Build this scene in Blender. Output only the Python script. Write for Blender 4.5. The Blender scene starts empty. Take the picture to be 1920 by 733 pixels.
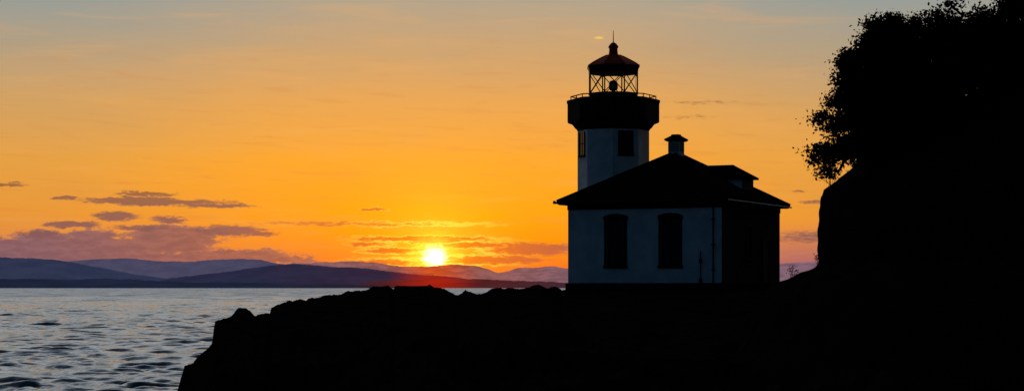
import bpy, bmesh, math, random
import numpy as np
from mathutils import Vector, Matrix
random.seed(7); rng=np.random.default_rng(11)
sc=bpy.context.scene
sc.view_settings.view_transform='Standard'; sc.view_settings.look='None'; sc.view_settings.exposure=0
EYE=6.0; F=3733.0
def P(px,py,y): return ((px-960)/F*y, y, EYE+(538-py)/F*y)
def s2l(c):
    return tuple(((v/255)/12.92 if v/255<=0.04045 else ((v/255+0.055)/1.055)**2.4) for v in c)+(1.0,)
# ---------------- helpers
def link(o,parent=None):
    sc.collection.objects.link(o)
    if parent: o.parent=parent
    return o
def obj_from_bm(name,bm,mats,parent=None,smooth=False):
    me=bpy.data.meshes.new(name); bm.to_mesh(me); bm.free()
    for m in (mats if isinstance(mats,list) else [mats]): me.materials.append(m)
    if smooth:
        for p in me.polygons: p.use_smooth=True
    return link(bpy.data.objects.new(name,me),parent)
def empty(name,loc,rz=0):
    e=bpy.data.objects.new(name,None); e.location=loc; e.rotation_euler=(0,0,rz); e.empty_display_size=0.5
    return link(e)
def box(bm,x0,x1,y0,y1,z0,z1,mi=0):
    v=[bm.verts.new(p) for p in [(x0,y0,z0),(x1,y0,z0),(x1,y1,z0),(x0,y1,z0),(x0,y0,z1),(x1,y0,z1),(x1,y1,z1),(x0,y1,z1)]]
    for f in [(0,3,2,1),(4,5,6,7),(0,1,5,4),(1,2,6,5),(2,3,7,6),(3,0,4,7)]:
        fc=bm.faces.new([v[i] for i in f]); fc.material_index=mi
def cyl(bm,p0,p1,r0,r1=None,n=8,mi=0,cap=True):
    if r1 is None: r1=r0
    p0=Vector(p0);p1=Vector(p1); d=(p1-p0)
    if d.length<1e-6: return
    d.normalize(); a=d.orthogonal().normalized(); b=d.cross(a)
    A=[];B=[]
    for i in range(n):
        t=2*math.pi*i/n; o=a*math.cos(t)+b*math.sin(t)
        A.append(bm.verts.new(p0+o*r0)); B.append(bm.verts.new(p1+o*r1))
    for i in range(n):
        j=(i+1)%n; f=bm.faces.new([A[i],A[j],B[j],B[i]]); f.material_index=mi
    if cap:
        bm.faces.new(A[::-1]).material_index=mi; bm.faces.new(B).material_index=mi
def revolve(bm,prof,n,a0,mi=0,capt=True,capb=True):
    rings=[]
    for r,z in prof:
        rings.append([bm.verts.new((r*math.cos(a0+2*math.pi*k/n),r*math.sin(a0+2*math.pi*k/n),z)) for k in range(n)])
    for A,B in zip(rings[:-1],rings[1:]):
        for k in range(n):
            j=(k+1)%n; bm.faces.new([A[k],A[j],B[j],B[k]]).material_index=mi
    if capb: bm.faces.new(rings[0][::-1]).material_index=mi
    if capt: bm.faces.new(rings[-1]).material_index=mi
def vnoise(x,y,seed=0):
    r=np.random.default_rng(seed); T=r.random((256,256))
    xi=np.floor(x).astype(int); yi=np.floor(y).astype(int); fx=x-xi; fy=y-yi
    fx=fx*fx*(3-2*fx); fy=fy*fy*(3-2*fy)
    g=lambda a,b:T[a%256,b%256]
    return (g(xi,yi)*(1-fx)+g(xi+1,yi)*fx)*(1-fy)+(g(xi,yi+1)*(1-fx)+g(xi+1,yi+1)*fx)*fy
def fbm(x,y,oct=5,seed=0,ridge=False):
    s=0;a=0.5;t=0
    for o in range(oct):
        n=vnoise(x*2**o+o*17.3,y*2**o+o*9.1,seed+o)
        if ridge: n=1-abs(2*n-1)
        s=s+a*n; t+=a; a*=0.5
    return s/t
def grid_mesh(name,X,Y,Z,mat,smooth=True):
    nr,nc=X.shape
    co=np.stack([X,Y,Z],-1).reshape(-1,3).astype(np.float32)
    i=np.arange(nr*nc).reshape(nr,nc)
    q=np.stack([i[:-1,:-1],i[:-1,1:],i[1:,1:],i[1:,:-1]],-1).reshape(-1,4)
    me=bpy.data.meshes.new(name)
    me.vertices.add(len(co)); me.vertices.foreach_set('co',co.ravel())
    me.loops.add(q.size); me.loops.foreach_set('vertex_index',q.ravel().astype(np.int32))
    me.polygons.add(len(q)); me.polygons.foreach_set('loop_start',np.arange(0,q.size,4,dtype=np.int32))
    me.update(calc_edges=True); me.validate()
    me.materials.append(mat)
    me.polygons.foreach_set('use_smooth',np.full(len(me.polygons),smooth))
    return link(bpy.data.objects.new(name,me))
# ---------------- node helpers
class NT:
    def __init__(s,nt): s.nt=nt
    def put(s,sock,v):
        if isinstance(v,bpy.types.NodeSocket): s.nt.links.new(v,sock)
        else: sock.default_value=v
    def m(s,op,a,b=None,c=None,clamp=False):
        n=s.nt.nodes.new('ShaderNodeMath'); n.operation=op; n.use_clamp=clamp
        for i,v in enumerate((a,b,c)):
            if v is not None: s.put(n.inputs[i],v)
        return n.outputs[0]
    def ss(s,v,a,b,o0=0.0,o1=1.0):
        n=s.nt.nodes.new('ShaderNodeMapRange'); n.interpolation_type='SMOOTHSTEP'
        s.put(n.inputs['Value'],v)
        for k,x in zip(('From Min','From Max','To Min','To Max'),(a,b,o0,o1)): n.inputs[k].default_value=x
        return n.outputs['Result']
    def mix(s,f,a,b,mode='MIX'):
        n=s.nt.nodes.new('ShaderNodeMix'); n.data_type='RGBA'; n.blend_type=mode
        s.put(n.inputs[0],f); s.put(n.inputs[6],a); s.put(n.inputs[7],b); return n.outputs[2]
    def ramp(s,f,stops):
        n=s.nt.nodes.new('ShaderNodeValToRGB'); e=n.color_ramp.elements
        while len(e)>1: e.remove(e[-1])
        e[0].position=stops[0][0]; e[0].color=stops[0][1]
        for p,c in stops[1:]:
            k=e.new(p); k.color=c
        s.put(n.inputs[0],f); return n.outputs[0]
    def comb(s,x,y,z=0.0):
        n=s.nt.nodes.new('ShaderNodeCombineXYZ')
        for i,v in enumerate((x,y,z)): s.put(n.inputs[i],v)
        return n.outputs[0]
    def noise(s,vec,scale=1.0,detail=5.0,rough=0.55,dist=0.0,out=0):
        n=s.nt.nodes.new('ShaderNodeTexNoise'); s.put(n.inputs['Vector'],vec)
        n.inputs['Scale'].default_value=scale; n.inputs['Detail'].default_value=detail
        n.inputs['Roughness'].default_value=rough; n.inputs['Distortion'].default_value=dist
        return n.outputs[out]
def mat(name,col,rough=0.8,spec=0.1,metal=0.0,var=0.0,scale=3.0,bump=0.0,bscale=20.0):
    m=bpy.data.materials.new(name); m.use_nodes=True; nt=m.node_tree; N=NT(nt)
    b=nt.nodes['Principled BSDF']; b.inputs['Roughness'].default_value=rough
    b.inputs['Specular IOR Level'].default_value=spec; b.inputs['Metallic'].default_value=metal
    tc=nt.nodes.new('ShaderNodeTexCoord').outputs['Object']
    c=tuple(col)+(1,)
    if var>0:
        n=N.noise(tc,scale,6,0.6)
        c2=tuple(v*(1-var) for v in col)+(1,)
        nt.links.new(N.mix(N.ss(n,0.35,0.65),c2,c),b.inputs['Base Color'])
    else: b.inputs['Base Color'].default_value=c
    if bump>0:
        bp=nt.nodes.new('ShaderNodeBump'); bp.inputs['Strength'].default_value=bump; bp.inputs['Distance'].default_value=0.02
        nt.links.new(N.noise(tc,bscale,5),bp.inputs['Height']); nt.links.new(bp.outputs[0],b.inputs['Normal'])
    return m
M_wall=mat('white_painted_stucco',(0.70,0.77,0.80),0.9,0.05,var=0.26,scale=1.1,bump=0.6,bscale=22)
M_side=mat('wall_painted_shade',(0.03,0.03,0.032),0.95,0.02,var=0.4,scale=3,bump=0.5,bscale=18)  # shade on the house side wall, put into a near-black base colour
M_dark=mat('dark_trim_paint',(0.012,0.012,0.013),0.8,0.05,var=0.3)
M_gal=mat('gallery_painted_shade',(0.014,0.014,0.016),0.85,0.04,var=0.3)  # white gallery concrete in shadow: the shade is put into this dark colour
M_roof=mat('dark_shingle',(0.013,0.012,0.012),1.0,0.0,var=0.5,scale=6,bump=0.6,bscale=30)
M_red=mat('red_lantern_roof_paint',(0.58,0.05,0.015),0.8,0.08,var=0.35,scale=2)
M_metal=mat('black_iron',(0.015,0.015,0.015),0.7,0.1,var=0.2)
M_glassd=mat('dark_window_glass',(0.006,0.007,0.008),0.2,0.15,var=0.2)
M_conc=mat('dark_stone_foundation',(0.02,0.018,0.017),1.0,0.0,var=0.4,bump=0.6)
M_gutter=mat('grey_gutter_metal',(0.25,0.27,0.3),0.6,0.2,var=0.2)
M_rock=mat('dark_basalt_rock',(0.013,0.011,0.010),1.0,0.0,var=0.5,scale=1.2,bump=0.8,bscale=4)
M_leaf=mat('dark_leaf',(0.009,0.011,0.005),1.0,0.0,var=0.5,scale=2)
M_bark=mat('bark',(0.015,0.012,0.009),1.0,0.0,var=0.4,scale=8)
M_lens=mat('lamp_lens_glass',(0.25,0.38,0.26),0.2,0.5,var=0.2)
def glassmat():
    m=bpy.data.materials.new('lantern_glass'); m.use_nodes=True; nt=m.node_tree
    nt.nodes.remove(nt.nodes['Principled BSDF']); out=nt.nodes['Material Output']
    t=nt.nodes.new('ShaderNodeBsdfTransparent'); t.inputs[0].default_value=(0.96,0.97,0.95,1)
    g=nt.nodes.new('ShaderNodeBsdfGlossy'); g.inputs['Roughness'].default_value=0.05
    f=nt.nodes.new('ShaderNodeFresnel'); f.inputs[0].default_value=1.2
    x=nt.nodes.new('ShaderNodeMixShader'); nt.links.new(f.outputs[0],x.inputs[0]); nt.links.new(t.outputs[0],x.inputs[1]); nt.links.new(g.outputs[0],x.inputs[2])
    nt.links.new(x.outputs[0],out.inputs[0]); return m
M_glass=glassmat()
# ---------------- camera
cam=bpy.data.cameras.new('camera'); co=bpy.data.objects.new('camera',cam); sc.collection.objects.link(co)
co.location=(0,0,EYE); co.rotation_euler=(math.radians(90),0,0); cam.lens=70; cam.sensor_width=36
cam.shift_y=(538-366.5)/1920; cam.clip_end=120000; cam.clip_start=0.1; sc.camera=co
# ---------------- sun + sky
SAZ=math.atan((815-960)/F); SEL=math.atan((538-485)/F)
sd=Vector((math.sin(SAZ)*math.cos(SEL),math.cos(SAZ)*math.cos(SEL),math.sin(SEL)))
sl=bpy.data.lights.new('sun','SUN'); sl.energy=1.0; sl.angle=math.radians(0.5); sl.color=(1.0,0.5,0.2)
so=bpy.data.objects.new('sun',sl); sc.collection.objects.link(so); so.rotation_euler=sd.to_track_quat('Z','Y').to_euler(); so.location=(0,0,60)
w=bpy.data.worlds.new('World'); sc.world=w; w.use_nodes=True; nt=w.node_tree; N=NT(nt)
bg=nt.nodes['Background']
tc=nt.nodes.new('ShaderNodeTexCoord'); nm=nt.nodes.new('ShaderNodeVectorMath'); nm.operation='NORMALIZE'
nt.links.new(tc.outputs['Generated'],nm.inputs[0]); D=nm.outputs[0]
sp=nt.nodes.new('ShaderNodeSeparateXYZ'); nt.links.new(D,sp.inputs[0]); dx,dy,dz=sp.outputs
DEG=180/math.pi
V=N.m('MULTIPLY',N.m('ARCSINE',dz),DEG)
U=N.m('MULTIPLY',N.m('ARCTAN2',dx,dy),DEG)
q=lambda e: math.sqrt(max(e,0)/90)
fac=N.m('SQRT',N.m('DIVIDE',N.m('MAXIMUM',V,0.0),90.0))
def R(l): return [(q(e),s2l(c)) for e,c in l]
centre=N.ramp(fac,R([(0,(222,92,40)),(.58,(238,112,22)),(1.35,(250,142,12)),(2.12,(251,156,16)),(3.65,(245,162,44)),(5.2,(228,162,80)),(6.7,(201,160,110)),(8.2,(172,160,138)),(11,(190,188,182)),(16,(218,220,218)),(28,(212,220,228)),(45,(120,140,160)),(90,(40,52,66))]))
side=N.ramp(fac,R([(0,(168,112,98)),(.58,(192,120,88)),(1.35,(214,135,68)),(2.12,(225,147,56)),(3.65,(222,156,68)),(5.2,(204,157,96)),(6.7,(172,155,128)),(8.2,(142,154,152)),(11,(174,184,184)),(16,(212,218,220)),(28,(204,216,228)),(45,(115,136,160)),(90,(38,50,64))]))
cn=N.noise(N.comb(N.m('MULTIPLY',U,0.16),N.m('ADD',N.m('MULTIPLY',V,0.75),N.m('MULTIPLY',U,0.03)),3.3),1.0,5,0.55,0.4)
sf=N.ss(N.m('ABSOLUTE',N.m('ADD',U,1.6)),2.0,12.5)
sf=N.m('ADD',sf,N.m('MULTIPLY',N.m('SUBTRACT',cn,0.5),0.9),clamp=True)
col=N.mix(sf,centre,side)
rm=N.m('MULTIPLY',N.ss(U,4.0,8.5),N.ss(V,0.4,2.0,1.0,0.0))
col=N.mix(N.m('MULTIPLY',rm,0.9),col,s2l((158,96,104)))
cn2=N.noise(N.comb(N.m('MULTIPLY',U,0.22),N.m('MULTIPLY',V,1.9),8.0),1.0,6,0.6,0.6)
col=N.mix(N.m('MULTIPLY',N.ss(cn2,0.5,0.72),0.20),col,s2l((240,172,92)))
cn3=N.noise(N.comb(N.m('MULTIPLY',U,0.5),N.m('ADD',N.m('MULTIPLY',V,5.5),N.m('MULTIPLY',U,0.25)),4.0),1.0,6,0.6,0.3)
col=N.mix(N.m('MULTIPLY',N.m('MULTIPLY',N.ss(cn3,0.52,0.75),0.28),N.ss(V,5.0,8.0,1.0,0.3)),col,s2l((205,122,66)))
dt=nt.nodes.new('ShaderNodeVectorMath'); dt.operation='DOT_PRODUCT'; nt.links.new(D,dt.inputs[0]); dt.inputs[1].default_value=sd
sdist=N.m('MULTIPLY',N.m('ARCCOSINE',N.m('MINIMUM',dt.outputs['Value'],1.0)),DEG)
# clouds
wn1=N.noise(N.comb(N.m('MULTIPLY',U,1.3),N.m('MULTIPLY',V,5.0),0.0),1.0,6,0.68)
wn2=N.noise(N.comb(N.m('MULTIPLY',U,2.4),N.m('MULTIPLY',V,6.0),5.0),1.0,7,0.7)
wn3=N.noise(N.comb(N.m('MULTIPLY',U,1.6),N.m('MULTIPLY',V,5.0),9.0),1.0,7,0.7)
K=65.15
def cloudmask(lst,fx,fy,seed,namp,wu,wv,nv):
    Uw=N.m('ADD',U,N.m('MULTIPLY',N.m('SUBTRACT',wn1,0.5),wu))
    Vw=N.m('ADD',V,N.m('MULTIPLY',N.m('SUBTRACT',nv,0.5),wv))
    mask=None
    for cx,cy,hw,hh,st in lst:
        a=N.m('DIVIDE',N.m('SUBTRACT',Uw,(cx-960)/K),hw/K*1.15)
        b=N.m('DIVIDE',N.m('SUBTRACT',Vw,(538-cy)/K),hh/K*1.25)
        e=N.m('MULTIPLY',N.m('SUBTRACT',1.0,N.m('ADD',N.m('MULTIPLY',a,a),N.m('MULTIPLY',b,b))),st)
        mask=e if mask is None else N.m('MAXIMUM',mask,e)
    fine=N.noise(N.comb(N.m('MULTIPLY',U,fx),N.m('MULTIPLY',V,fy),seed),1.0,7,0.68)
    return N.m('ADD',mask,N.m('MULTIPLY',N.m('SUBTRACT',fine,0.5),namp)),fine
near=N.ss(sdist,0.3,6.5,1.0,0.0)
streaks=[(300,381,140,6,1.1),(260,377,90,5,1.1),(410,387,80,4,.9),(135,376,22,3,1.1),(280,367,58,4,1),(20,352,55,4,.9),(225,408,48,8,1),(145,423,48,6,1.1),(320,413,34,6,.9),(270,429,52,5,.9),(440,434,66,10,1.1),(490,439,35,5,.9),
 (90,440,45,6,.8),(700,392,22,3,1),(1000,467,85,12,1),(790,448,140,5,.9),(880,460,80,5,.9),(735,470,60,5,.8),(690,458,40,4,.7),(720,492,80,6,.7),(920,487,110,8,.85),(1525,380,30,4,.8),(1490,360,18,3,.7),(660,420,200,4,.45),(1310,195,70,4,.3),(1290,222,50,4,.25),(1510,445,60,12,.6)]
bank=[(150,468,175,26,1.1),(100,455,60,18,1.1),(185,452,50,20,1.1),(330,450,85,26,1.2),(15,470,90,22,1),(260,486,280,12,1),(440,479,110,12,1),(540,487,60,7,.8)]
mk,fine=cloudmask(streaks,3.6,16.0,2.0,1.7,1.1,0.36,wn3)
cm=N.ss(mk,0.0,0.75)
rim=N.m('MULTIPLY',N.ss(mk,-0.5,0.05),N.ss(mk,0.05,0.5,1.0,0.0))
mb,fb=cloudmask(bank,2.8,7.0,6.0,2.4,1.3,0.5,wn2)
cb=N.ss(mb,-0.05,0.5)
lit=N.m('MULTIPLY',N.ss(mb,0.0,0.9,1.0,0.0),N.ss(fb,0.35,0.65))
bcol=N.mix(N.ss(U,-15.0,-6.0),s2l((112,88,108)),s2l((150,92,84)))
bcol=N.mix(N.ss(N.noise(N.comb(N.m('MULTIPLY',U,2.0),N.m('MULTIPLY',V,6.0),1.0),1.0,6,.6),0.38,0.66),N.mix(1.0,bcol,(0.66,0.72,0.84,1),'MULTIPLY'),bcol)
bcol=N.mix(N.m('MULTIPLY',lit,0.7),bcol,s2l((196,128,100)))
col=N.mix(N.m('MULTIPLY',cb,0.9),col,bcol)
ccol=N.mix(near,s2l((112,78,86)),s2l((216,94,18)))
ccol=N.mix(N.ss(V,2.0,3.0),ccol,N.mix(near,s2l((136,88,62)),s2l((200,115,40))))
col=N.mix(N.m('MULTIPLY',cm,0.88),col,ccol)
col=N.mix(N.m('MULTIPLY',rim,N.m('MULTIPLY',N.ss(sdist,0.4,3.4,1.0,0.0),0.95)),col,(1.0,0.64,0.07,1))
col=N.mix(N.m('MULTIPLY',N.m('MULTIPLY',N.ss(V,0.25,0.75,1.0,0.0),N.ss(sdist,0.2,2.6,1.0,0.0)),0.85),col,s2l((240,90,18)))
gl=N.m('EXPONENT',N.m('MULTIPLY',sdist,-1.15))
occ=N.m('SUBTRACT',1.0,N.m('MULTIPLY',cm,0.55))
col=N.mix(1.0,col,N.mix(N.m('MULTIPLY',N.m('MULTIPLY',gl,occ),1.0,clamp=True),(0,0,0,1),(1.1,0.60,0.006,1)),'ADD')
sd2=N.m('ADD',sdist,N.m('ADD',N.m('MULTIPLY',N.m('SUBTRACT',fine,0.5),0.7),N.m('MULTIPLY',N.ss(V,0.5,0.8,1.0,0.0),0.18)))
disc=N.ss(sd2,0.10,0.46,1.0,0.0)
col=N.mix(N.m('MULTIPLY',N.ss(sd2,0.2,1.0,1.0,0.0),.8),col,(1.6,0.85,0.05,1))
col=N.mix(disc,col,(3.0,2.6,1.3,1))
a=N.m('DIVIDE',N.m('SUBTRACT',N.m('ADD',U,N.m('MULTIPLY',N.m('SUBTRACT',wn2,.5),.25)),(1123-960)/K),9/K)
b=N.m('DIVIDE',N.m('SUBTRACT',N.m('ADD',V,N.m('MULTIPLY',N.m('SUBTRACT',wn1,.5),.12)),(538-70)/K*0.992),2.5/K)
col=N.mix(N.ss(N.m('ADD',N.m('MULTIPLY',a,a),N.m('MULTIPLY',b,b)),0.2,1.2,0.6,0.0),col,s2l((250,215,90)))
east=N.ramp(fac,[(0,(0.006,0.023,0.046,1)),(q(20),(0.007,0.028,0.058,1)),(1,(0.005,0.017,0.036,1))])
east=N.mix(N.ss(dx,-0.3,0.6),east,N.mix(1.0,east,(0.25,0.25,0.25,1),'MULTIPLY'))
col=N.mix(N.ss(dy,0.25,0.88),east,col)
sk=nt.nodes.new('ShaderNodeTexSky'); sk.sky_type='NISHITA'; sk.sun_disc=False; sk.sun_elevation=SEL; sk.sun_rotation=SAZ
col=N.mix(1.0,col,N.mix(1.0,sk.outputs[0],(0.006,0.006,0.006,1),'MULTIPLY'),'ADD')
nt.links.new(col,bg.inputs[0]); bg.inputs[1].default_value=1.0
# ---------------- distant hills
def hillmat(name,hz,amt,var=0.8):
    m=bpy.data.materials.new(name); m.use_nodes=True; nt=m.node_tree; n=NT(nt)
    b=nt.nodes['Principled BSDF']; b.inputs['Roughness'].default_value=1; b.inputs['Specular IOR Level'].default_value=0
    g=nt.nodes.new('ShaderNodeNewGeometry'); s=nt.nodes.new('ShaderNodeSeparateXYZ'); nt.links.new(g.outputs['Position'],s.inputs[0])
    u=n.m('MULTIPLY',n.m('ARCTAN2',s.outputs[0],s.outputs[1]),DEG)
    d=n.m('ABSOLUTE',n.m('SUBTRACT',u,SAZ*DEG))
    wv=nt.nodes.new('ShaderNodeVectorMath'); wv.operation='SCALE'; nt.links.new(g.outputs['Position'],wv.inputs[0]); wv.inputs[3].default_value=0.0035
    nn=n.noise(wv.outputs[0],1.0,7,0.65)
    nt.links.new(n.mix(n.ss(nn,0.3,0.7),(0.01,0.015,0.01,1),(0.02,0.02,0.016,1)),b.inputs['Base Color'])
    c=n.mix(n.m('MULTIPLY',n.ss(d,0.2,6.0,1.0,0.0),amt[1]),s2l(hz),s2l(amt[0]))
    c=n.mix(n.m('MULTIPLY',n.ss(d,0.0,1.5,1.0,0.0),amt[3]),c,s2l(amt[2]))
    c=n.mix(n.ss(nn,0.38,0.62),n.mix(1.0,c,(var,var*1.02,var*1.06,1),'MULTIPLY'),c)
    nt.links.new(c,b.inputs['Emission Color']); b.inputs['Emission Strength'].default_value=1.0  # haze and the red glow near the sun are painted in as emission
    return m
def hill(name,pts,dist,depth,m,seed,amp=2.0,wl=14):
    xs=np.arange(pts[0][0],pts[-1][0]+1,2.0)
    pr=np.interp(xs,[p[0] for p in pts],[p[1] for p in pts])
    ker=np.hanning(13); ker/=ker.sum(); pr=np.convolve(np.pad(pr,6,mode='edge'),ker,'valid')
    n1=fbm(xs/wl,xs*0+seed,6,seed)
    n2=fbm(xs/4,xs*0+seed+3,3,seed+40)
    env=np.minimum(1,np.minimum(xs-xs[0],xs[-1]-xs)/30)
    hpx=(538-pr)+((n1-0.5)*2*amp+(n2-.5)*1.4)*env*np.clip((538-pr)/6,0,1)
    T=np.linspace(-1,1,25)
    X=[];Y=[];Z=[]
    for t in T:
        y=dist+depth*t
        yy=np.full_like(xs,y)
        prof=(1-abs(t))**0.8
        nz=1+0.25*(fbm(xs/25,xs*0+t*3+seed,4,seed+5)-0.5)*(1-prof)*4*prof
        X.append((xs-960)/F*dist); Y.append(yy); Z.append(hpx/F*dist*prof*nz-3*(abs(t)>0.99)+6*prof)
    return grid_mesh(name,np.array(X),np.array(Y),np.array(Z),m)
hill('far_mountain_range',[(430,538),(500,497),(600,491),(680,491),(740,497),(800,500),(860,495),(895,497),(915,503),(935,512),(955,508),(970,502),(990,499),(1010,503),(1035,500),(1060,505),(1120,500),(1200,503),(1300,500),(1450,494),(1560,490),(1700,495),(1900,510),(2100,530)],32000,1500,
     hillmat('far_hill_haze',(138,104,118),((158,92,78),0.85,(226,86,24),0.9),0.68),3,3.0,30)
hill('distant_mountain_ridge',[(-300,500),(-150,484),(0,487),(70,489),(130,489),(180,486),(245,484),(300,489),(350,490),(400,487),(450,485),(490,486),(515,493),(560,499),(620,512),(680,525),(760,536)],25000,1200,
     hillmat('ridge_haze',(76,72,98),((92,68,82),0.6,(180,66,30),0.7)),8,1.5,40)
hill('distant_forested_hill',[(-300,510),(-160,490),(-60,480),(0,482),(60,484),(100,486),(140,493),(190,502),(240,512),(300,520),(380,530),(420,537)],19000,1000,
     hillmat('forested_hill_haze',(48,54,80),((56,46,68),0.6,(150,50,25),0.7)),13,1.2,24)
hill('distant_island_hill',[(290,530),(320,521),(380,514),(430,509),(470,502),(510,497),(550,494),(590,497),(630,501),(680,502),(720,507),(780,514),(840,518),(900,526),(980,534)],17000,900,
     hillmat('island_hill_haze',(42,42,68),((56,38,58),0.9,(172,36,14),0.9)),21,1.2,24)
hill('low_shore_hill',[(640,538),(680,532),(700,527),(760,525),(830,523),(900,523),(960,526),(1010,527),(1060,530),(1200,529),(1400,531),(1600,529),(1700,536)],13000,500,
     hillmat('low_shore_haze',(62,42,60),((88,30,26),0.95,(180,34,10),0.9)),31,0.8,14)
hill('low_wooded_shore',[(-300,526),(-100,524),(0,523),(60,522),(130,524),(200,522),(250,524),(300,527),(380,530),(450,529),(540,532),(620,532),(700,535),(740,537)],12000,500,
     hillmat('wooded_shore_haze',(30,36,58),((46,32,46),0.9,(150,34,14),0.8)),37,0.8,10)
# ---------------- sea
def seamat():
    m=bpy.data.materials.new('sea_water'); m.use_nodes=True; nt=m.node_tree; n=NT(nt)
    b=nt.nodes['Principled BSDF']; b.inputs['Base Color'].default_value=(0.010,0.024,0.036,1)
    b.inputs['Roughness'].default_value=0.10; b.inputs['IOR'].default_value=2.15
    ge=nt.nodes.new('ShaderNodeNewGeometry'); g=ge.outputs['Position']
    def mp(sx,sy,rz):
        k=nt.nodes.new('ShaderNodeMapping'); nt.links.new(g,k.inputs[0]); k.inputs['Scale'].default_value=(sx,sy,1); k.inputs['Rotation'].default_value=(0,0,rz); return k.outputs[0]
    def vm(op,a,b_):
        k=nt.nodes.new('ShaderNodeVectorMath'); k.operation=op
        for i,v in enumerate((a,b_)):
            if isinstance(v,bpy.types.NodeSocket): nt.links.new(v,k.inputs[i])
            else: k.inputs[i].default_value=v
        return k.outputs[0]
    c1=n.noise(mp(1.2,2.2,0.25),1.0,5,0.65,0.2,1)
    c2=n.noise(mp(0.25,0.45,-0.2),1.0,4,0.6,0.3,1)
    c3=n.noise(mp(0.07,0.018,0.08),1.0,6,0.65,0.3,1)
    p=vm('ADD',vm('MULTIPLY',vm('SUBTRACT',c1,(.5,.5,.5)),(0.3,0.6,0)),vm('MULTIPLY',vm('SUBTRACT',c2,(.5,.5,.5)),(0.2,0.55,0)))
    p=vm('ADD',p,vm('MULTIPLY',vm('SUBTRACT',c3,(.5,.5,.5)),(0.1,1.0,0)))
    # open water far from the shore: mostly shore-facing wave faces
    s=nt.nodes.new('ShaderNodeSeparateXYZ'); nt.links.new(g,s.inputs[0])
    far=n.m('MULTIPLY',n.ss(s.outputs[1],200.0,1500.0),-0.23)
    cb=nt.nodes.new('ShaderNodeCombineXYZ'); nt.links.new(n.m('ADD',far,-0.015),cb.inputs[1])
    nn=nt.nodes.new('ShaderNodeVectorMath'); nn.operation='NORMALIZE'; nt.links.new(vm('ADD',vm('ADD',ge.outputs['Normal'],p),cb.outputs[0]),nn.inputs[0])
    nt.links.new(nn.outputs[0],b.inputs['Normal'])
    return m
us=np.concatenate([[-12,-6,-3,-1.5,-.8,-.5],np.arange(-.34,0.03,0.0009),[.06,.1,.15,.2,.3,.5,.8,1.5,3,6,12]])
ys=np.concatenate([[-3000,-1500,-700,-300,-100,0,50,80],100*np.exp(np.arange(0,2.4,0.0015)),100*np.exp(np.arange(2.41,6.1,0.03))])
Yg,Ug=np.meshgrid(ys,us,indexing='ij')
Xg=Ug*np.maximum(Yg,100)
du=np.gradient(us)[None,:]*np.maximum(Yg,100); dyy=np.gradient(ys)[:,None]+0*Ug
Z=np.zeros_like(Xg)
wx=(fbm(Xg/14,Yg/9,3,5)-.5)*5; wy=(fbm(Xg/11,Yg/12,3,15)-.5)*3.0
for k in range(64):
    lam=0.6*(5.5/0.6)**rng.random(); th=rng.normal(-1.72,0.36); amp=lam*0.0088*(0.5+1.0*rng.random()); ph=rng.random()*6.28
    kx=2*np.pi/lam*math.cos(th); ky=2*np.pi/lam*math.sin(th)
    sp_=np.maximum(du*abs(math.cos(th)),dyy*abs(math.sin(th)))
    fade=np.clip((lam/(2.5*sp_)-1),0,1)
    s_=np.sin(kx*(Xg+wx)+ky*(Yg+wy)+ph)
    Z+=amp*fade*(s_+0.25*(s_*s_))
Z*=0.6+0.8*fbm(Xg/12,Yg/24,3,77)
grid_mesh('sea',Xg,Yg,Z,seamat())
# ---------------- rocky headland (ground)
sil=[(-1400,2600),(0,1500),(150,1250),(250,950),(310,790),(332,733),(340,705),(346,688),(362,682),(372,668),(386,655),(397,645),(399,634),(396,628),(401,618),(403,602),(412,600),(424,594),(438,588),(446,579),(462,580),(470,586),(478,594),(492,590),(506,586),(509,573),(530,571),(545,563),(560,561),(600,554),(640,550),(668,547),(690,546),(700,540),(728,538),(738,541),(741,535),(800,536),(818,539),(835,543),(848,551),(860,552),(872,543),(884,547),(895,552),(915,546),(930,536),(938,536),(946,540),(990,539),(1030,540),(1062,544),(1110,546),(1300,546),(1480,540),(1600,540),(3000,540),(50000,540)]
sx=np.array([p[0] for p in sil],float); sy=np.array([p[1] for p in sil],float)
pxs=np.concatenate([[-12000,-6000,-3000,-1500],np.arange(-700,250,40.),np.arange(250,1140,1.6),np.arange(1150,1700,15.),[1800,2000,2400,3000,4000,6000,10000,18000,30000,46000]])
uu=(pxs-960)/F
pyc=np.interp(pxs,sx,sy)
jag=(fbm(pxs/16,pxs*0,5,51)-0.5)*12+ (np.floor(fbm(pxs/24,pxs*0+4,3,58)*11)/11-0.5)*12
env=np.clip((pxs-250)/80,0,1)*np.clip((1075-pxs)/20,0,1)*np.where(abs(pxs-770)<32,0.15,1)
pyc=pyc+jag*env*0.8
Dc=np.interp(pxs,[-1000,250,520,760,1000,1060,1500,3000],[45,58,72,80,88,90.5,90.5,90.5])+ (fbm(pxs/60,pxs*0+9,3,4)-0.5)*3*env
sl_=(538-pyc)/F
tt=np.concatenate([np.linspace(-0.8,0.05,22)[:-1],np.linspace(0.05,0.9,90),np.linspace(0.905,1.0,22),np.linspace(1.01,1.15,20),np.linspace(1.17,1.9,22)])
Tg,Pg=np.meshgrid(tt,pxs,indexing='ij')
Dg=np.broadcast_to(Dc,Tg.shape); Sg=np.broadcast_to(sl_,Tg.shape); Ug=np.broadcast_to(uu,Tg.shape)
Yt=Tg*Dg; Xt=Ug*np.maximum(Yt,6)
t0=np.clip(Tg,0,1)
dep=1.7*(1-t0)+1.5*np.sin(np.pi*t0)**0.8
front=EYE+Sg*np.maximum(Yt,0)-dep
rn=(fbm(Xt/5,Yt/5,6,90,True)-0.55)*2.2+(fbm(Xt/1.3,Yt/1.3,4,95)-0.5)*0.6
front+=np.clip(rn,-1.5,1.2)*np.minimum(0.9,dep*0.45)
crest=EYE+Sg*Dg
back_drop=(Yt-Dg)
plate=np.clip((Pg-1000)/60,0,1)
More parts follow.
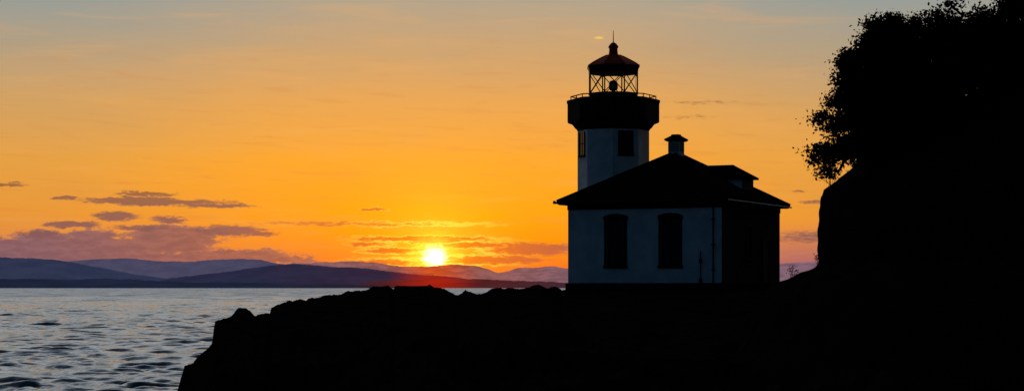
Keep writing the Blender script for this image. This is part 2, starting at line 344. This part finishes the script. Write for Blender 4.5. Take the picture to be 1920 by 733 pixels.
backn=crest-np.maximum(back_drop,0)*0.45*(0.5+fbm(Xt/4,Yt/4,4,99))
backp=crest-0.02-np.maximum(Yt-118,0)*0.5
back=backn*(1-plate)+backp*plate
Zt=np.where(Tg<=1,front,back)
lim=(EYE+Sg*Yt-0.15); Zt=np.where((Tg>1),np.minimum(Zt,lim+0.15),Zt)
Zt=np.maximum(Zt,-4)
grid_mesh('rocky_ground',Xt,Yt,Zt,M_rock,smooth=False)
# ---------------- bluffs
def bluff(name,left,yc,xc,dep,seed,zs,amp=0.25,nseg=220):
    zl=[EYE+(538-p[1])/F*yc for p in left]; xl=[(p[0]-960)/F*yc for p in left]
    o=np.argsort(zl); zl=np.array(zl)[o]; xl=np.array(xl)[o]
    th=np.linspace(0,2*np.pi,nseg+1)
    Zr,Th=np.meshgrid(zs,th,indexing='ij')
    A=xc-np.interp(zs,zl,xl); A=np.broadcast_to(A[:,None],Zr.shape)
    ns=(fbm(Th*9+50,Zr*1.1,5,seed)-0.5)*amp*2+(fbm(Th*40+9,Zr*3.1,4,seed+7)-0.5)*amp*0.7
    ns[:,-1]=ns[:,0]
    X=xc-(A+ns)*np.cos(Th); Y=yc-(A+ns)*dep*np.sin(Th)
    X=np.vstack([X,X[-1:]*0+xc]);Y=np.vstack([Y,Y[-1:]*0+yc]);Zr=np.vstack([Zr,Zr[-1:]+0.5])
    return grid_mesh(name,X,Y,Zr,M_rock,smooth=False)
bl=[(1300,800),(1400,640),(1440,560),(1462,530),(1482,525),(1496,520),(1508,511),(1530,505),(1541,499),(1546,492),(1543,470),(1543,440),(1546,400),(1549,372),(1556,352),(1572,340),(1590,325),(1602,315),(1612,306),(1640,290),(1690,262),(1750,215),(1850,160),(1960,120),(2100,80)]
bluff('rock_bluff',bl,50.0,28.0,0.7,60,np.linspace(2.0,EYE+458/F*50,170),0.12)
bluff('unseen_shading_hill',[(1560,560),(1680,400),(1760,300),(1850,200),(2000,120),(2300,60)],98.0,60.0,0.62,72,np.linspace(3,EYE+470/F*98,50),0.8)  # unseen hill behind the bluff, added to block light from the house side wall
# ---------------- trees
def leaf_mesh(bm_pts,sizes):
    n=len(bm_pts)
    a=rng.normal(size=(n,3)); a/=np.linalg.norm(a,axis=1,keepdims=True)
    b=rng.normal(size=(n,3)); b-=(b*a).sum(1,keepdims=True)*a; b/=np.linalg.norm(b,axis=1,keepdims=True)
    s=sizes[:,None]
    v=np.stack([bm_pts-a*s,bm_pts+b*s*0.55,bm_pts+a*s,bm_pts-b*s*0.55],1)
    return v.reshape(-1,3)
def tree(name,base,clumps,yt,fork,leafs=0.05,per=38):
    bm=bmesh.new()
    base=Vector(base); fk=Vector(fork)
    def limb(a,b,r0,r1,n=5,j=0.12):
        pts=[a+(b-a)*(i/n)+Vector(rng.normal(size=3)*j*(b-a).length*(0 if i in(0,n) else 0.35)) for i in range(n+1)]
        for i in range(n):
            cyl(bm,pts[i],pts[i+1],r0+(r1-r0)*i/n,r0+(r1-r0)*(i+1)/n,7,0,False)
        return pts
    tr=limb(base,fk,0.26,0.17,5)
    L=[];S=[]
    for (px,py,r,dens) in clumps:
        dy_=rng.normal()*0.7
        c=Vector(P(px,py,yt)); c.y+=dy_; R_=r/F*yt
        st=tr[-1-rng.integers(0,2)]
        pts=limb(st,c,0.085,0.022,6,0.16)
        ns=int(max(5,dens*r*r/20))
        for k in range(ns):
            d=rng.normal(size=3); d/=np.linalg.norm(d); rad=R_*rng.random()**0.38*1.04
            sc_=c+Vector(d*rad*np.array([1,1,0.9]))
            if rng.random()<0.35: cyl(bm,pts[-1-rng.integers(0,2)],sc_,0.012,0.005,4,0,False)
            rr=rng.uniform(0.05,0.16); m_=int(per*rng.uniform(0.5,1.3))
            p=rng.normal(size=(m_,3))*rr*np.array([1.1,1,0.65])+np.array(sc_)
            L.append(p); S.append(rng.uniform(0.6,1.25,m_)*leafs)
    pts=np.concatenate(L); ss=np.concatenate(S)
    v=leaf_mesh(pts,ss)
    me=bpy.data.meshes.new(name); bm.to_mesh(me); bm.free()
    nv=len(me.vertices); V0=np.empty(nv*3); me.vertices.foreach_get('co',V0)
    F0=[tuple(p.vertices) for p in me.polygons]
    k=len(v)//4; idx=(np.arange(k*4).reshape(k,4)+nv).tolist()
    me2=bpy.data.meshes.new(name); me2.from_pydata(np.vstack([V0.reshape(-1,3),v]).tolist(),[],F0+idx)
    me2.materials.append(M_bark); me2.materials.append(M_leaf)
    mi=np.array([0]*len(F0)+[1]*k,dtype=np.int32); me2.polygons.foreach_set('material_index',mi)
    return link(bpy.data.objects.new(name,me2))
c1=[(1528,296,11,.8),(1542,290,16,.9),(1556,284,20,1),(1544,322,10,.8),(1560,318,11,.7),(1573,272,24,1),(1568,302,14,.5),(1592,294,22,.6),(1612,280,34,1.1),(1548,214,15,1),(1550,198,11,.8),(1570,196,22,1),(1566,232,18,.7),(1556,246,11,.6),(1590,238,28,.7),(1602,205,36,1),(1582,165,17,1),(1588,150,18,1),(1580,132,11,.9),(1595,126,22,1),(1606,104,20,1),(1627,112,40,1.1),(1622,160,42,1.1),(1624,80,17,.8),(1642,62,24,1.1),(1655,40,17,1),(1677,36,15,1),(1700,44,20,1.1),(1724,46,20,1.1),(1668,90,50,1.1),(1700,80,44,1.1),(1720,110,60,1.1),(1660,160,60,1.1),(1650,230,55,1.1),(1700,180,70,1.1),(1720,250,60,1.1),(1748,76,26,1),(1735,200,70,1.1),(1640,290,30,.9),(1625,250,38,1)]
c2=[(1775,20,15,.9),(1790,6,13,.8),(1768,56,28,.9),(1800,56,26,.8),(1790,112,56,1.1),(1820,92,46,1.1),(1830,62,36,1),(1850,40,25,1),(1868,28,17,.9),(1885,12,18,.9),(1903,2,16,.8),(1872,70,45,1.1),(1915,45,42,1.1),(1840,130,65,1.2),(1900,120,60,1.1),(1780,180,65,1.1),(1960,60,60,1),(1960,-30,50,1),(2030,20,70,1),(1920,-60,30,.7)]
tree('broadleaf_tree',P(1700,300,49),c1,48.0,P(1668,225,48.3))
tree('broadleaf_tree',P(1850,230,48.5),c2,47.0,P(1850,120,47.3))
def shrub(name,px,py0,yt,h,n,wd):
    bm=bmesh.new(); b=Vector(P(px,py0,yt))
    for k in range(n):
        t=b+Vector((rng.normal()*wd,rng.normal()*wd,h*rng.uniform(.5,1.1)))
        mid=(b+t)/2+Vector((rng.normal()*.03,0,0)); cyl(bm,b+Vector((rng.normal()*.04,0,-.08)),mid,.008,.006,4,0,False); cyl(bm,mid,t,.006,.004,4,0,False)
        for j in range(7):
            c=t+Vector(rng.normal(size=3)*0.035); a=Vector(rng.normal(size=3)).normalized()*.026; q_=a.orthogonal().normalized()*.014
            f=bm.faces.new([bm.verts.new(c-a),bm.verts.new(c+q_),bm.verts.new(c+a),bm.verts.new(c-q_)]); f.material_index=1
    obj_from_bm(name,bm,[M_bark,M_leaf])
shrub('shrub',1486,526,49.5,0.30,9,0.07)
shrub('shrub',1536,505,49.0,0.33,12,0.10)
shrub('shrub',1560,345,49.0,0.35,12,0.2)
# ---------------- keeper house
ANG=math.radians(26)
house=empty('keeper_house',(8.216,99.63,6.2),-ANG)
HX,HY,HW=3.98,4.32,3.62
def sfront(px):
    u=(px-960)/F; s=(9.9-94*u)/(math.cos(ANG)+math.sin(ANG)*u); return HX-s
def zl(py,y): return EYE+(538-py)/F*y-6.2
def wallcells(bm,a0,a1,z0,z1,ops,fn):
    xs=sorted(set([a0,a1]+[o[0] for o in ops]+[o[1] for o in ops])); zs=sorted(set([z0,z1]+[o[2] for o in ops]+[o[3] for o in ops]))
    for i in range(len(xs)-1):
        for j in range(len(zs)-1):
            cx=(xs[i]+xs[i+1])/2; cz=(zs[j]+zs[j+1])/2
            if any(o[0]<cx<o[1] and o[2]<cz<o[3] for o in ops): continue
            fn(xs[i],xs[i+1],zs[j],zs[j+1])
T=0.3
wins=[(sfront(1137),sfront(1172)),(sfront(1239),sfront(1275))]
zb=[zl(498,96.3),zl(408,96.3)]
fops=[(a,b,zb[0],zb[1]) for a,b in wins]
bm=bmesh.new()
wallcells(bm,-HX,HX,0,HW,fops,lambda a,b,c,d: box(bm,a,b,-HY,-HY+T,c,d))
box(bm,-HX,-HX+T,-HY+T,HY-T,0,HW)
obj_from_bm('walls',bm,M_wall,house)
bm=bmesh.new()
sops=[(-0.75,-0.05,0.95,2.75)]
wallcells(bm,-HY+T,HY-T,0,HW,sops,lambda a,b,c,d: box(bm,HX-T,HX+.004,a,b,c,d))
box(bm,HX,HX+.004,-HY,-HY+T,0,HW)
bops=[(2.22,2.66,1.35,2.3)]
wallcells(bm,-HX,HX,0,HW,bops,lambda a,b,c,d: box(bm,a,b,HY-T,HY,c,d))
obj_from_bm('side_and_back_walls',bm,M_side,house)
bm=bmesh.new()
box(bm,-HX-.1,HX+.1,-HY-.1,HY+.1,-1.2,-0.003); box(bm,-HX+.31,HX-.31,-HY+.31,HY-.31,0.0,0.05)
obj_from_bm('foundation',bm,M_conc,house)
bm=bmesh.new()
e=0.03
box(bm,-HX-e,HX+e,-HY-e,-HY,HW-.06,3.8); box(bm,-HX-e,HX+e,HY,HY+e,HW-.06,3.8)
box(bm,-HX-e,-HX,-HY,HY,HW-.06,3.8); box(bm,HX+.004,HX+e+.004,-HY,HY,HW-.06,3.8)
obj_from_bm('eave_band',bm,M_dark,house)  # dark band round the wall top, below the eaves
OV=0.42
bm=bmesh.new()
def hip(bm,ex,ey,z0,z1,zt,fx=0.2,fy=0.5,mi=0):
    def ring(x,y,z): return [bm.verts.new(p) for p in [(-x,-y,z),(x,-y,z),(x,y,z),(-x,y,z)]]
    r0=ring(ex-.08,ey-.08,z0); r1=ring(ex,ey,z0+.07); r2=ring(ex,ey,z1); r3=ring(fx,fy,zt)
    for A,B in ((r0,r1),(r1,r2),(r2,r3)):
        for k in range(4): bm.faces.new([A[k],A[(k+1)%4],B[(k+1)%4],B[k]])
    bm.faces.new(r0[::-1]); bm.faces.new(r3)
hip(bm,HX+OV,HY+OV,3.8,4.0,6.45,0.12,0.42)
for sx_,sy_ in ((1,1),(1,-1),(-1,1),(-1,-1)):
    cyl(bm,(sx_*(HX+OV),sy_*(HY+OV),4.0),(sx_*.12,sy_*.42,6.45),.06,.06,6)
obj_from_bm('roof',bm,M_roof,house)
bm=bmesh.new()
gx=HX+OV+.05; gy=HY+OV+.05
cyl(bm,(gx,-gy,3.9),(gx,gy,3.86),.035)
cyl(bm,(-gx,-gy,3.9),(gx,-gy,3.9),.05,mi=1); cyl(bm,(-gx-.1,-gy,3.93),(-gx,-gy,3.93),.08,mi=1)
obj_from_bm('gutter',bm,[M_gutter,M_dark],house)
# windows
bm=bmesh.new()
for a,b in wins:
    z0,z1=zb; c=.1; yf=-HY
    box(bm,a-c,a,yf-.05,yf+.02,z0,z1); box(bm,b,b+c,yf-.05,yf+.02,z0,z1)
    box(bm,a-c-.04,b+c+.04,yf-.10,yf+.02,z0-.12,z0)
    n=10; A=[]
    for k in range(n+1):
        t=k/n; x=a-c-.05+(b-a+2*c+.10)*t; zz=z1+.06+.13*math.sin(math.pi*t)**.7
        A.append((x,zz))
    for k in range(n):
        (xa,za),(xb,zb_)=A[k],A[k+1]
        vs=[(xa,yf-.06,z1-.1 if k in(0,n-1) else z1),(xb,yf-.06,z1-.1 if k in(0,n-1) else z1),(xb,yf-.06,zb_),(xa,yf-.06,za),(xa,yf+.02,z1-.1),(xb,yf+.02,z1-.1),(xb,yf+.02,zb_),(xa,yf+.02,za)]
        v=[bm.verts.new(p) for p in vs]
        for f in [(0,1,2,3),(3,2,6,7),(0,4,5,1)]: bm.faces.new([v[i] for i in f])
        if k==0: bm.faces.new([v[i] for i in (0,3,7,4)])
        if k==n-1: bm.faces.new([v[i] for i in (1,5,6,2)])
    zm=(z0+z1)/2; xm=(a+b)/2
    for (p0,p1,q0,q1) in [(a,a+.06,z0,z1),(b-.06,b,z0,z1),(a+.06,b-.06,z0,z0+.07),(a+.06,b-.06,z1-.06,z1),(a+.06,b-.06,zm-.03,zm+.03),(xm-.015,xm+.015,z0+.07,zm-.03),(xm-.015,xm+.015,zm+.03,z1-.06)]:
        box(bm,p0,p1,yf+.10,yf+.15,q0,q1)
    box(bm,a,b,yf+.16,yf+.17,z0,z1,1)
obj_from_bm('front_windows',bm,[M_dark,M_glassd],house)
bm=bmesh.new()
a,b,z0,z1=sops[0]
for (p0,p1,q0,q1) in [(a,a+.07,z0,z1),(b-.07,b,z0,z1),(a+.07,b-.07,z0,z0+.08),(a+.07,b-.07,z1-.07,z1),(a+.07,b-.07,1.82,1.88),(-.415,-.385,1.03,1.82),(-.415,-.385,1.88,2.68)]:
    box(bm,HX-.2,HX-.15,p0,p1,q0,q1)
for (p0,p1,q0,q1) in [(a-.12,a,z0,z1),(b,b+.12,z0,z1),(a-.15,b+.15,z1,z1+.14),(a-.15,b+.15,z0-.1,z0)]:
    box(bm,HX-.02,HX+.05,p0,p1,q0,q1)
box(bm,HX-.18,HX-.175,a+.07,b-.07,z0+.08,z1-.07,1)
a,b,z0,z1=bops[0]; box(bm,(a+b)/2-.02,(a+b)/2+.02,HY-.2,HY-.15,z0,z1); box(bm,a,b,HY-.2,HY-.15,1.75,1.79)
obj_from_bm('side_windows',bm,[M_dark,M_glass],house)
bm=bmesh.new(); box(bm,HX-.01,HX+.04,1.6,2.6,0.0,2.2); box(bm,HX-.01,HX+.08,1.5,1.6,0,2.3); box(bm,HX-.01,HX+.08,2.6,2.7,0,2.3); box(bm,HX-.01,HX+.08,1.6,2.6,2.2,2.3)
obj_from_bm('side_door',bm,M_dark,house)
bm=bmesh.new()
xd=sfront(1338); cyl(bm,(xd,-HY-.07,0),(xd,-HY-.07,3.55),.035)
for z in (.6,1.8,3.0): box(bm,xd-.08,xd+.08,-HY-.12,-HY,z,z+.05)
xd=sfront(1314); cyl(bm,(xd,-HY-.06,0),(xd,-HY-.06,1.5),.025); box(bm,xd-.06,xd+.06,-HY-.14,-HY-.001,.95,1.15); box(bm,xd-.07,xd+.07,-HY-.1,-HY-.001,.0,.2)
obj_from_bm('pipes',bm,M_dark,house)
# cupola
bm=bmesh.new(); h=.31
box(bm,-h,h,-h,h,6.1,7.08,0)
for sx_,sy_ in ((0,-1),(1,0),(0,1),(-1,0)):
    for z in np.arange(6.58,7.0,.09):
        if sx_==0: box(bm,-h+.06,h-.06,sy_*h-.03,sy_*h+.03,z,z+.035,1)
        else: box(bm,sx_*h-.03,sx_*h+.03,-h+.06,h-.06,z,z+.035,1)
def ring(x,z): return [bm.verts.new(p) for p in [(-x,-x,z),(x,-x,z),(x,x,z),(-x,x,z)]]
rr=[ring(.38,7.06),ring(.46,7.12),ring(.47,7.18),ring(.20,7.36),ring(.18,7.42)]
for A,B in zip(rr[:-1],rr[1:]):
    for k in range(4): bm.faces.new([A[k],A[(k+1)%4],B[(k+1)%4],B[k]]).material_index=2
bm.faces.new(rr[0][::-1]).material_index=2; bm.faces.new(rr[-1]).material_index=2
obj_from_bm('cupola_vent',bm,[M_wall,M_dark,M_roof],house)
# dormer
bm=bmesh.new(); y0,y1=.62,2.23; xf=3.25; ze=5.18; zr=5.92; ym=(y0+y1)/2
box(bm,0.9,xf,y0,y1,4.2,ze,0)
box(bm,xf+.001,xf+.03,y0+.1,y1-.1,4.5,ze-.001,1)
box(bm,xf,xf+.04,y0,y0+.1,4.5,ze-.001,1); box(bm,xf,xf+.04,y1-.1,y1,4.5,ze-.001,1)
o=.24; t=.1
E0=[(0.2,y0-o,ze),(xf+o,y0-o,ze),(xf+o,y1+o,ze),(0.2,y1+o,ze)]
lo=[bm.verts.new(p) for p in E0]; hi=[bm.verts.new((p[0],p[1],p[2]+t)) for p in E0]
ra=bm.verts.new((0.2,ym,zr)); rb=bm.verts.new((xf-.75,ym,zr))
for f in [(lo[3],lo[2],lo[1],lo[0]),(lo[0],lo[1],hi[1],hi[0]),(lo[1],lo[2],hi[2],hi[1]),(lo[2],lo[3],hi[3],hi[2]),(hi[0],hi[1],rb,ra),(hi[1],hi[2],rb),(hi[2],hi[3],ra,rb),(hi[3],hi[0],ra)]:
    bm.faces.new(f).material_index=2
obj_from_bm('dormer',bm,[M_wall,M_dark,M_roof],house)
# ---------------- lighthouse tower
YT=105.0; S=YT/F
lh=empty('lighthouse',((1150-960)/F*YT,YT,EYE),0)
def hz(py): return (538-py)*S
A0=math.radians(-94)
bm=bmesh.new(); RT=1.885
revolve(bm,[(RT,-1.0),(RT,hz(243))],8,A0)
obj_from_bm('tower_shaft',bm,M_wall,lh)
bm=bmesh.new()
revolve(bm,[(RT+.01,hz(246)),(RT+.06,hz(243)),(2.02,hz(241)),(2.12,hz(236)),(2.18,hz(234)),(2.40,hz(231)),(2.42,hz(228)),(2.42,hz(196)),(2.46,hz(193)),(2.46,hz(189)),(2.40,hz(188))],8,A0)
obj_from_bm('gallery',bm,M_gal,lh)
bm=bmesh.new()
for k in (0,-2,2,4):
    am=A0+math.radians(45*k+22.5); ap=RT*math.cos(math.radians(22.5))
    nx,ny=math.cos(am),math.sin(am); tx,ty=-ny,nx
    def bx(s0,s1,z0,z1,d0,d1,mi):
        vs=[bm.verts.new((nx*(ap+d)+tx*s,ny*(ap+d)+ty*s,z)) for d,z,s in [(d0,z0,s0),(d0,z0,s1),(d1,z0,s1),(d1,z0,s0),(d0,z1,s0),(d0,z1,s1),(d1,z1,s1),(d1,z1,s0)]]
        for f in [(0,3,2,1),(4,5,6,7),(0,1,5,4),(1,2,6,5),(2,3,7,6),(3,0,4,7)]: bm.faces.new([vs[i] for i in f]).material_index=mi
    zz0,zz1=hz(291)-.05,hz(246)-.1
    bx(-.34,.34,zz0,zz1,-.02,.012,1); bx(-.42,-.34,zz0,zz1,-.02,.05,0); bx(.34,.42,zz0,zz1,-.02,.05,0); bx(-.46,.46,zz0-.09,zz0,-.02,.09,0)
    bx(-.02,.02,zz0,zz1,.012,.03,0); bx(-.34,-.02,(zz0+zz1)/2-.02,(zz0+zz1)/2+.02,.012,.03,0); bx(.02,.34,(zz0+zz1)/2-.02,(zz0+zz1)/2+.02,.012,.03,0)
obj_from_bm('tower_windows',bm,[M_dark,M_glassd],lh)
bm=bmesh.new(); RR=2.24; zt_=hz(181.5); zf=hz(189)
cr=[(RR*math.cos(A0+math.pi/4*k),RR*math.sin(A0+math.pi/4*k)) for k in range(8)]
for k in range(8):
    (xa,ya),(xb,yb)=cr[k],cr[(k+1)%8]
    cyl(bm,(xa,ya,zt_),(xb,yb,zt_),.030,n=6); cyl(bm,(xa,ya,zt_-.16),(xb,yb,zt_-.16),.018,n=6)
    for t in (0,.5):
        x=xa+(xb-xa)*t; y=ya+(yb-ya)*t; cyl(bm,(x,y,zf-.05),(x,y,zt_+.02),.026,n=6)
obj_from_bm('gallery_railing',bm,M_metal,lh)
# lantern
AL=math.radians(-112.5); RL=1.34
zg0,zg1=hz(176),hz(137)
bm=bmesh.new(); revolve(bm,[(RL+.02,hz(190)),(RL+.02,zg0-.05),(RL+.06,zg0-.05),(RL+.06,zg0)],8,AL)
obj_from_bm('lantern_base',bm,M_gal,lh)
bm=bmesh.new(); cl=[(RL*math.cos(AL+math.pi/4*k),RL*math.sin(AL+math.pi/4*k)) for k in range(8)]
for k in range(8):
    (xa,ya),(xb,yb)=cl[k],cl[(k+1)%8]
    cyl(bm,(xa,ya,zg0),(xa,ya,zg1),.036,n=6)
    cyl(bm,(xa,ya,zg0),(xb,yb,zg1),.026,n=5); cyl(bm,(xb,yb,zg0),(xa,ya,zg1),.026,n=5)
    cyl(bm,(xa,ya,zg1-.02),(xb,yb,zg1-.02),.04,n=5)
obj_from_bm('lantern_frame',bm,M_metal,lh)
bm=bmesh.new(); revolve(bm,[(RL-.03,zg0),(RL-.03,zg1)],8,AL,capt=False,capb=False)
obj_from_bm('lantern_glazing',bm,M_glass,lh)
bm=bmesh.new()
revolve(bm,[(.10,zg0-.3),(.10,zg0+.15),(.2,zg0+.17),(.2,zg0+.22)],16,0)
revolve(bm,[(.2,zg0+.22),(.24,zg0+.26),(.25,zg0+.4),(.24,zg0+.56),(.2,zg0+.6)],16,0,mi=1)
revolve(bm,[(.21,zg0+.60),(.17,zg0+.66),(.05,zg0+.70)],16,0)
obj_from_bm('beacon_lamp',bm,[M_metal,M_lens],lh,True)
bm=bmesh.new()
revolve(bm,[(1.33,hz(139)),(1.38,hz(137)),(1.40,hz(131)),(1.47,hz(128)),(1.47,hz(125))],8,AL,mi=1)
revolve(bm,[(1.45,hz(125)),(1.2,hz(119)),(.92,hz(113.5)),(.62,hz(108)),(.36,hz(104)),(.26,hz(102.5)),(.235,hz(96)),(.235,hz(91)),(.28,hz(90)),(.28,hz(88)),(.22,hz(85)),(.12,hz(81.5)),(.04,hz(80))],8,AL,capb=False)
for k in range(8):
    a_=AL+math.pi/4*k; c_,s_=math.cos(a_),math.sin(a_)
    pr=[(1.45,hz(125)),(1.2,hz(119)),(.92,hz(113.5)),(.62,hz(108)),(.36,hz(104))]
    for p,q_ in zip(pr[:-1],pr[1:]): cyl(bm,(p[0]*c_,p[0]*s_,p[1]),(q_[0]*c_,q_[0]*s_,q_[1]),.025,n=5)
cyl(bm,(0,0,hz(81)),(0,0,hz(58)),.028,.014,6,1)
obj_from_bm('lantern_roof',bm,[M_red,M_metal],lh)
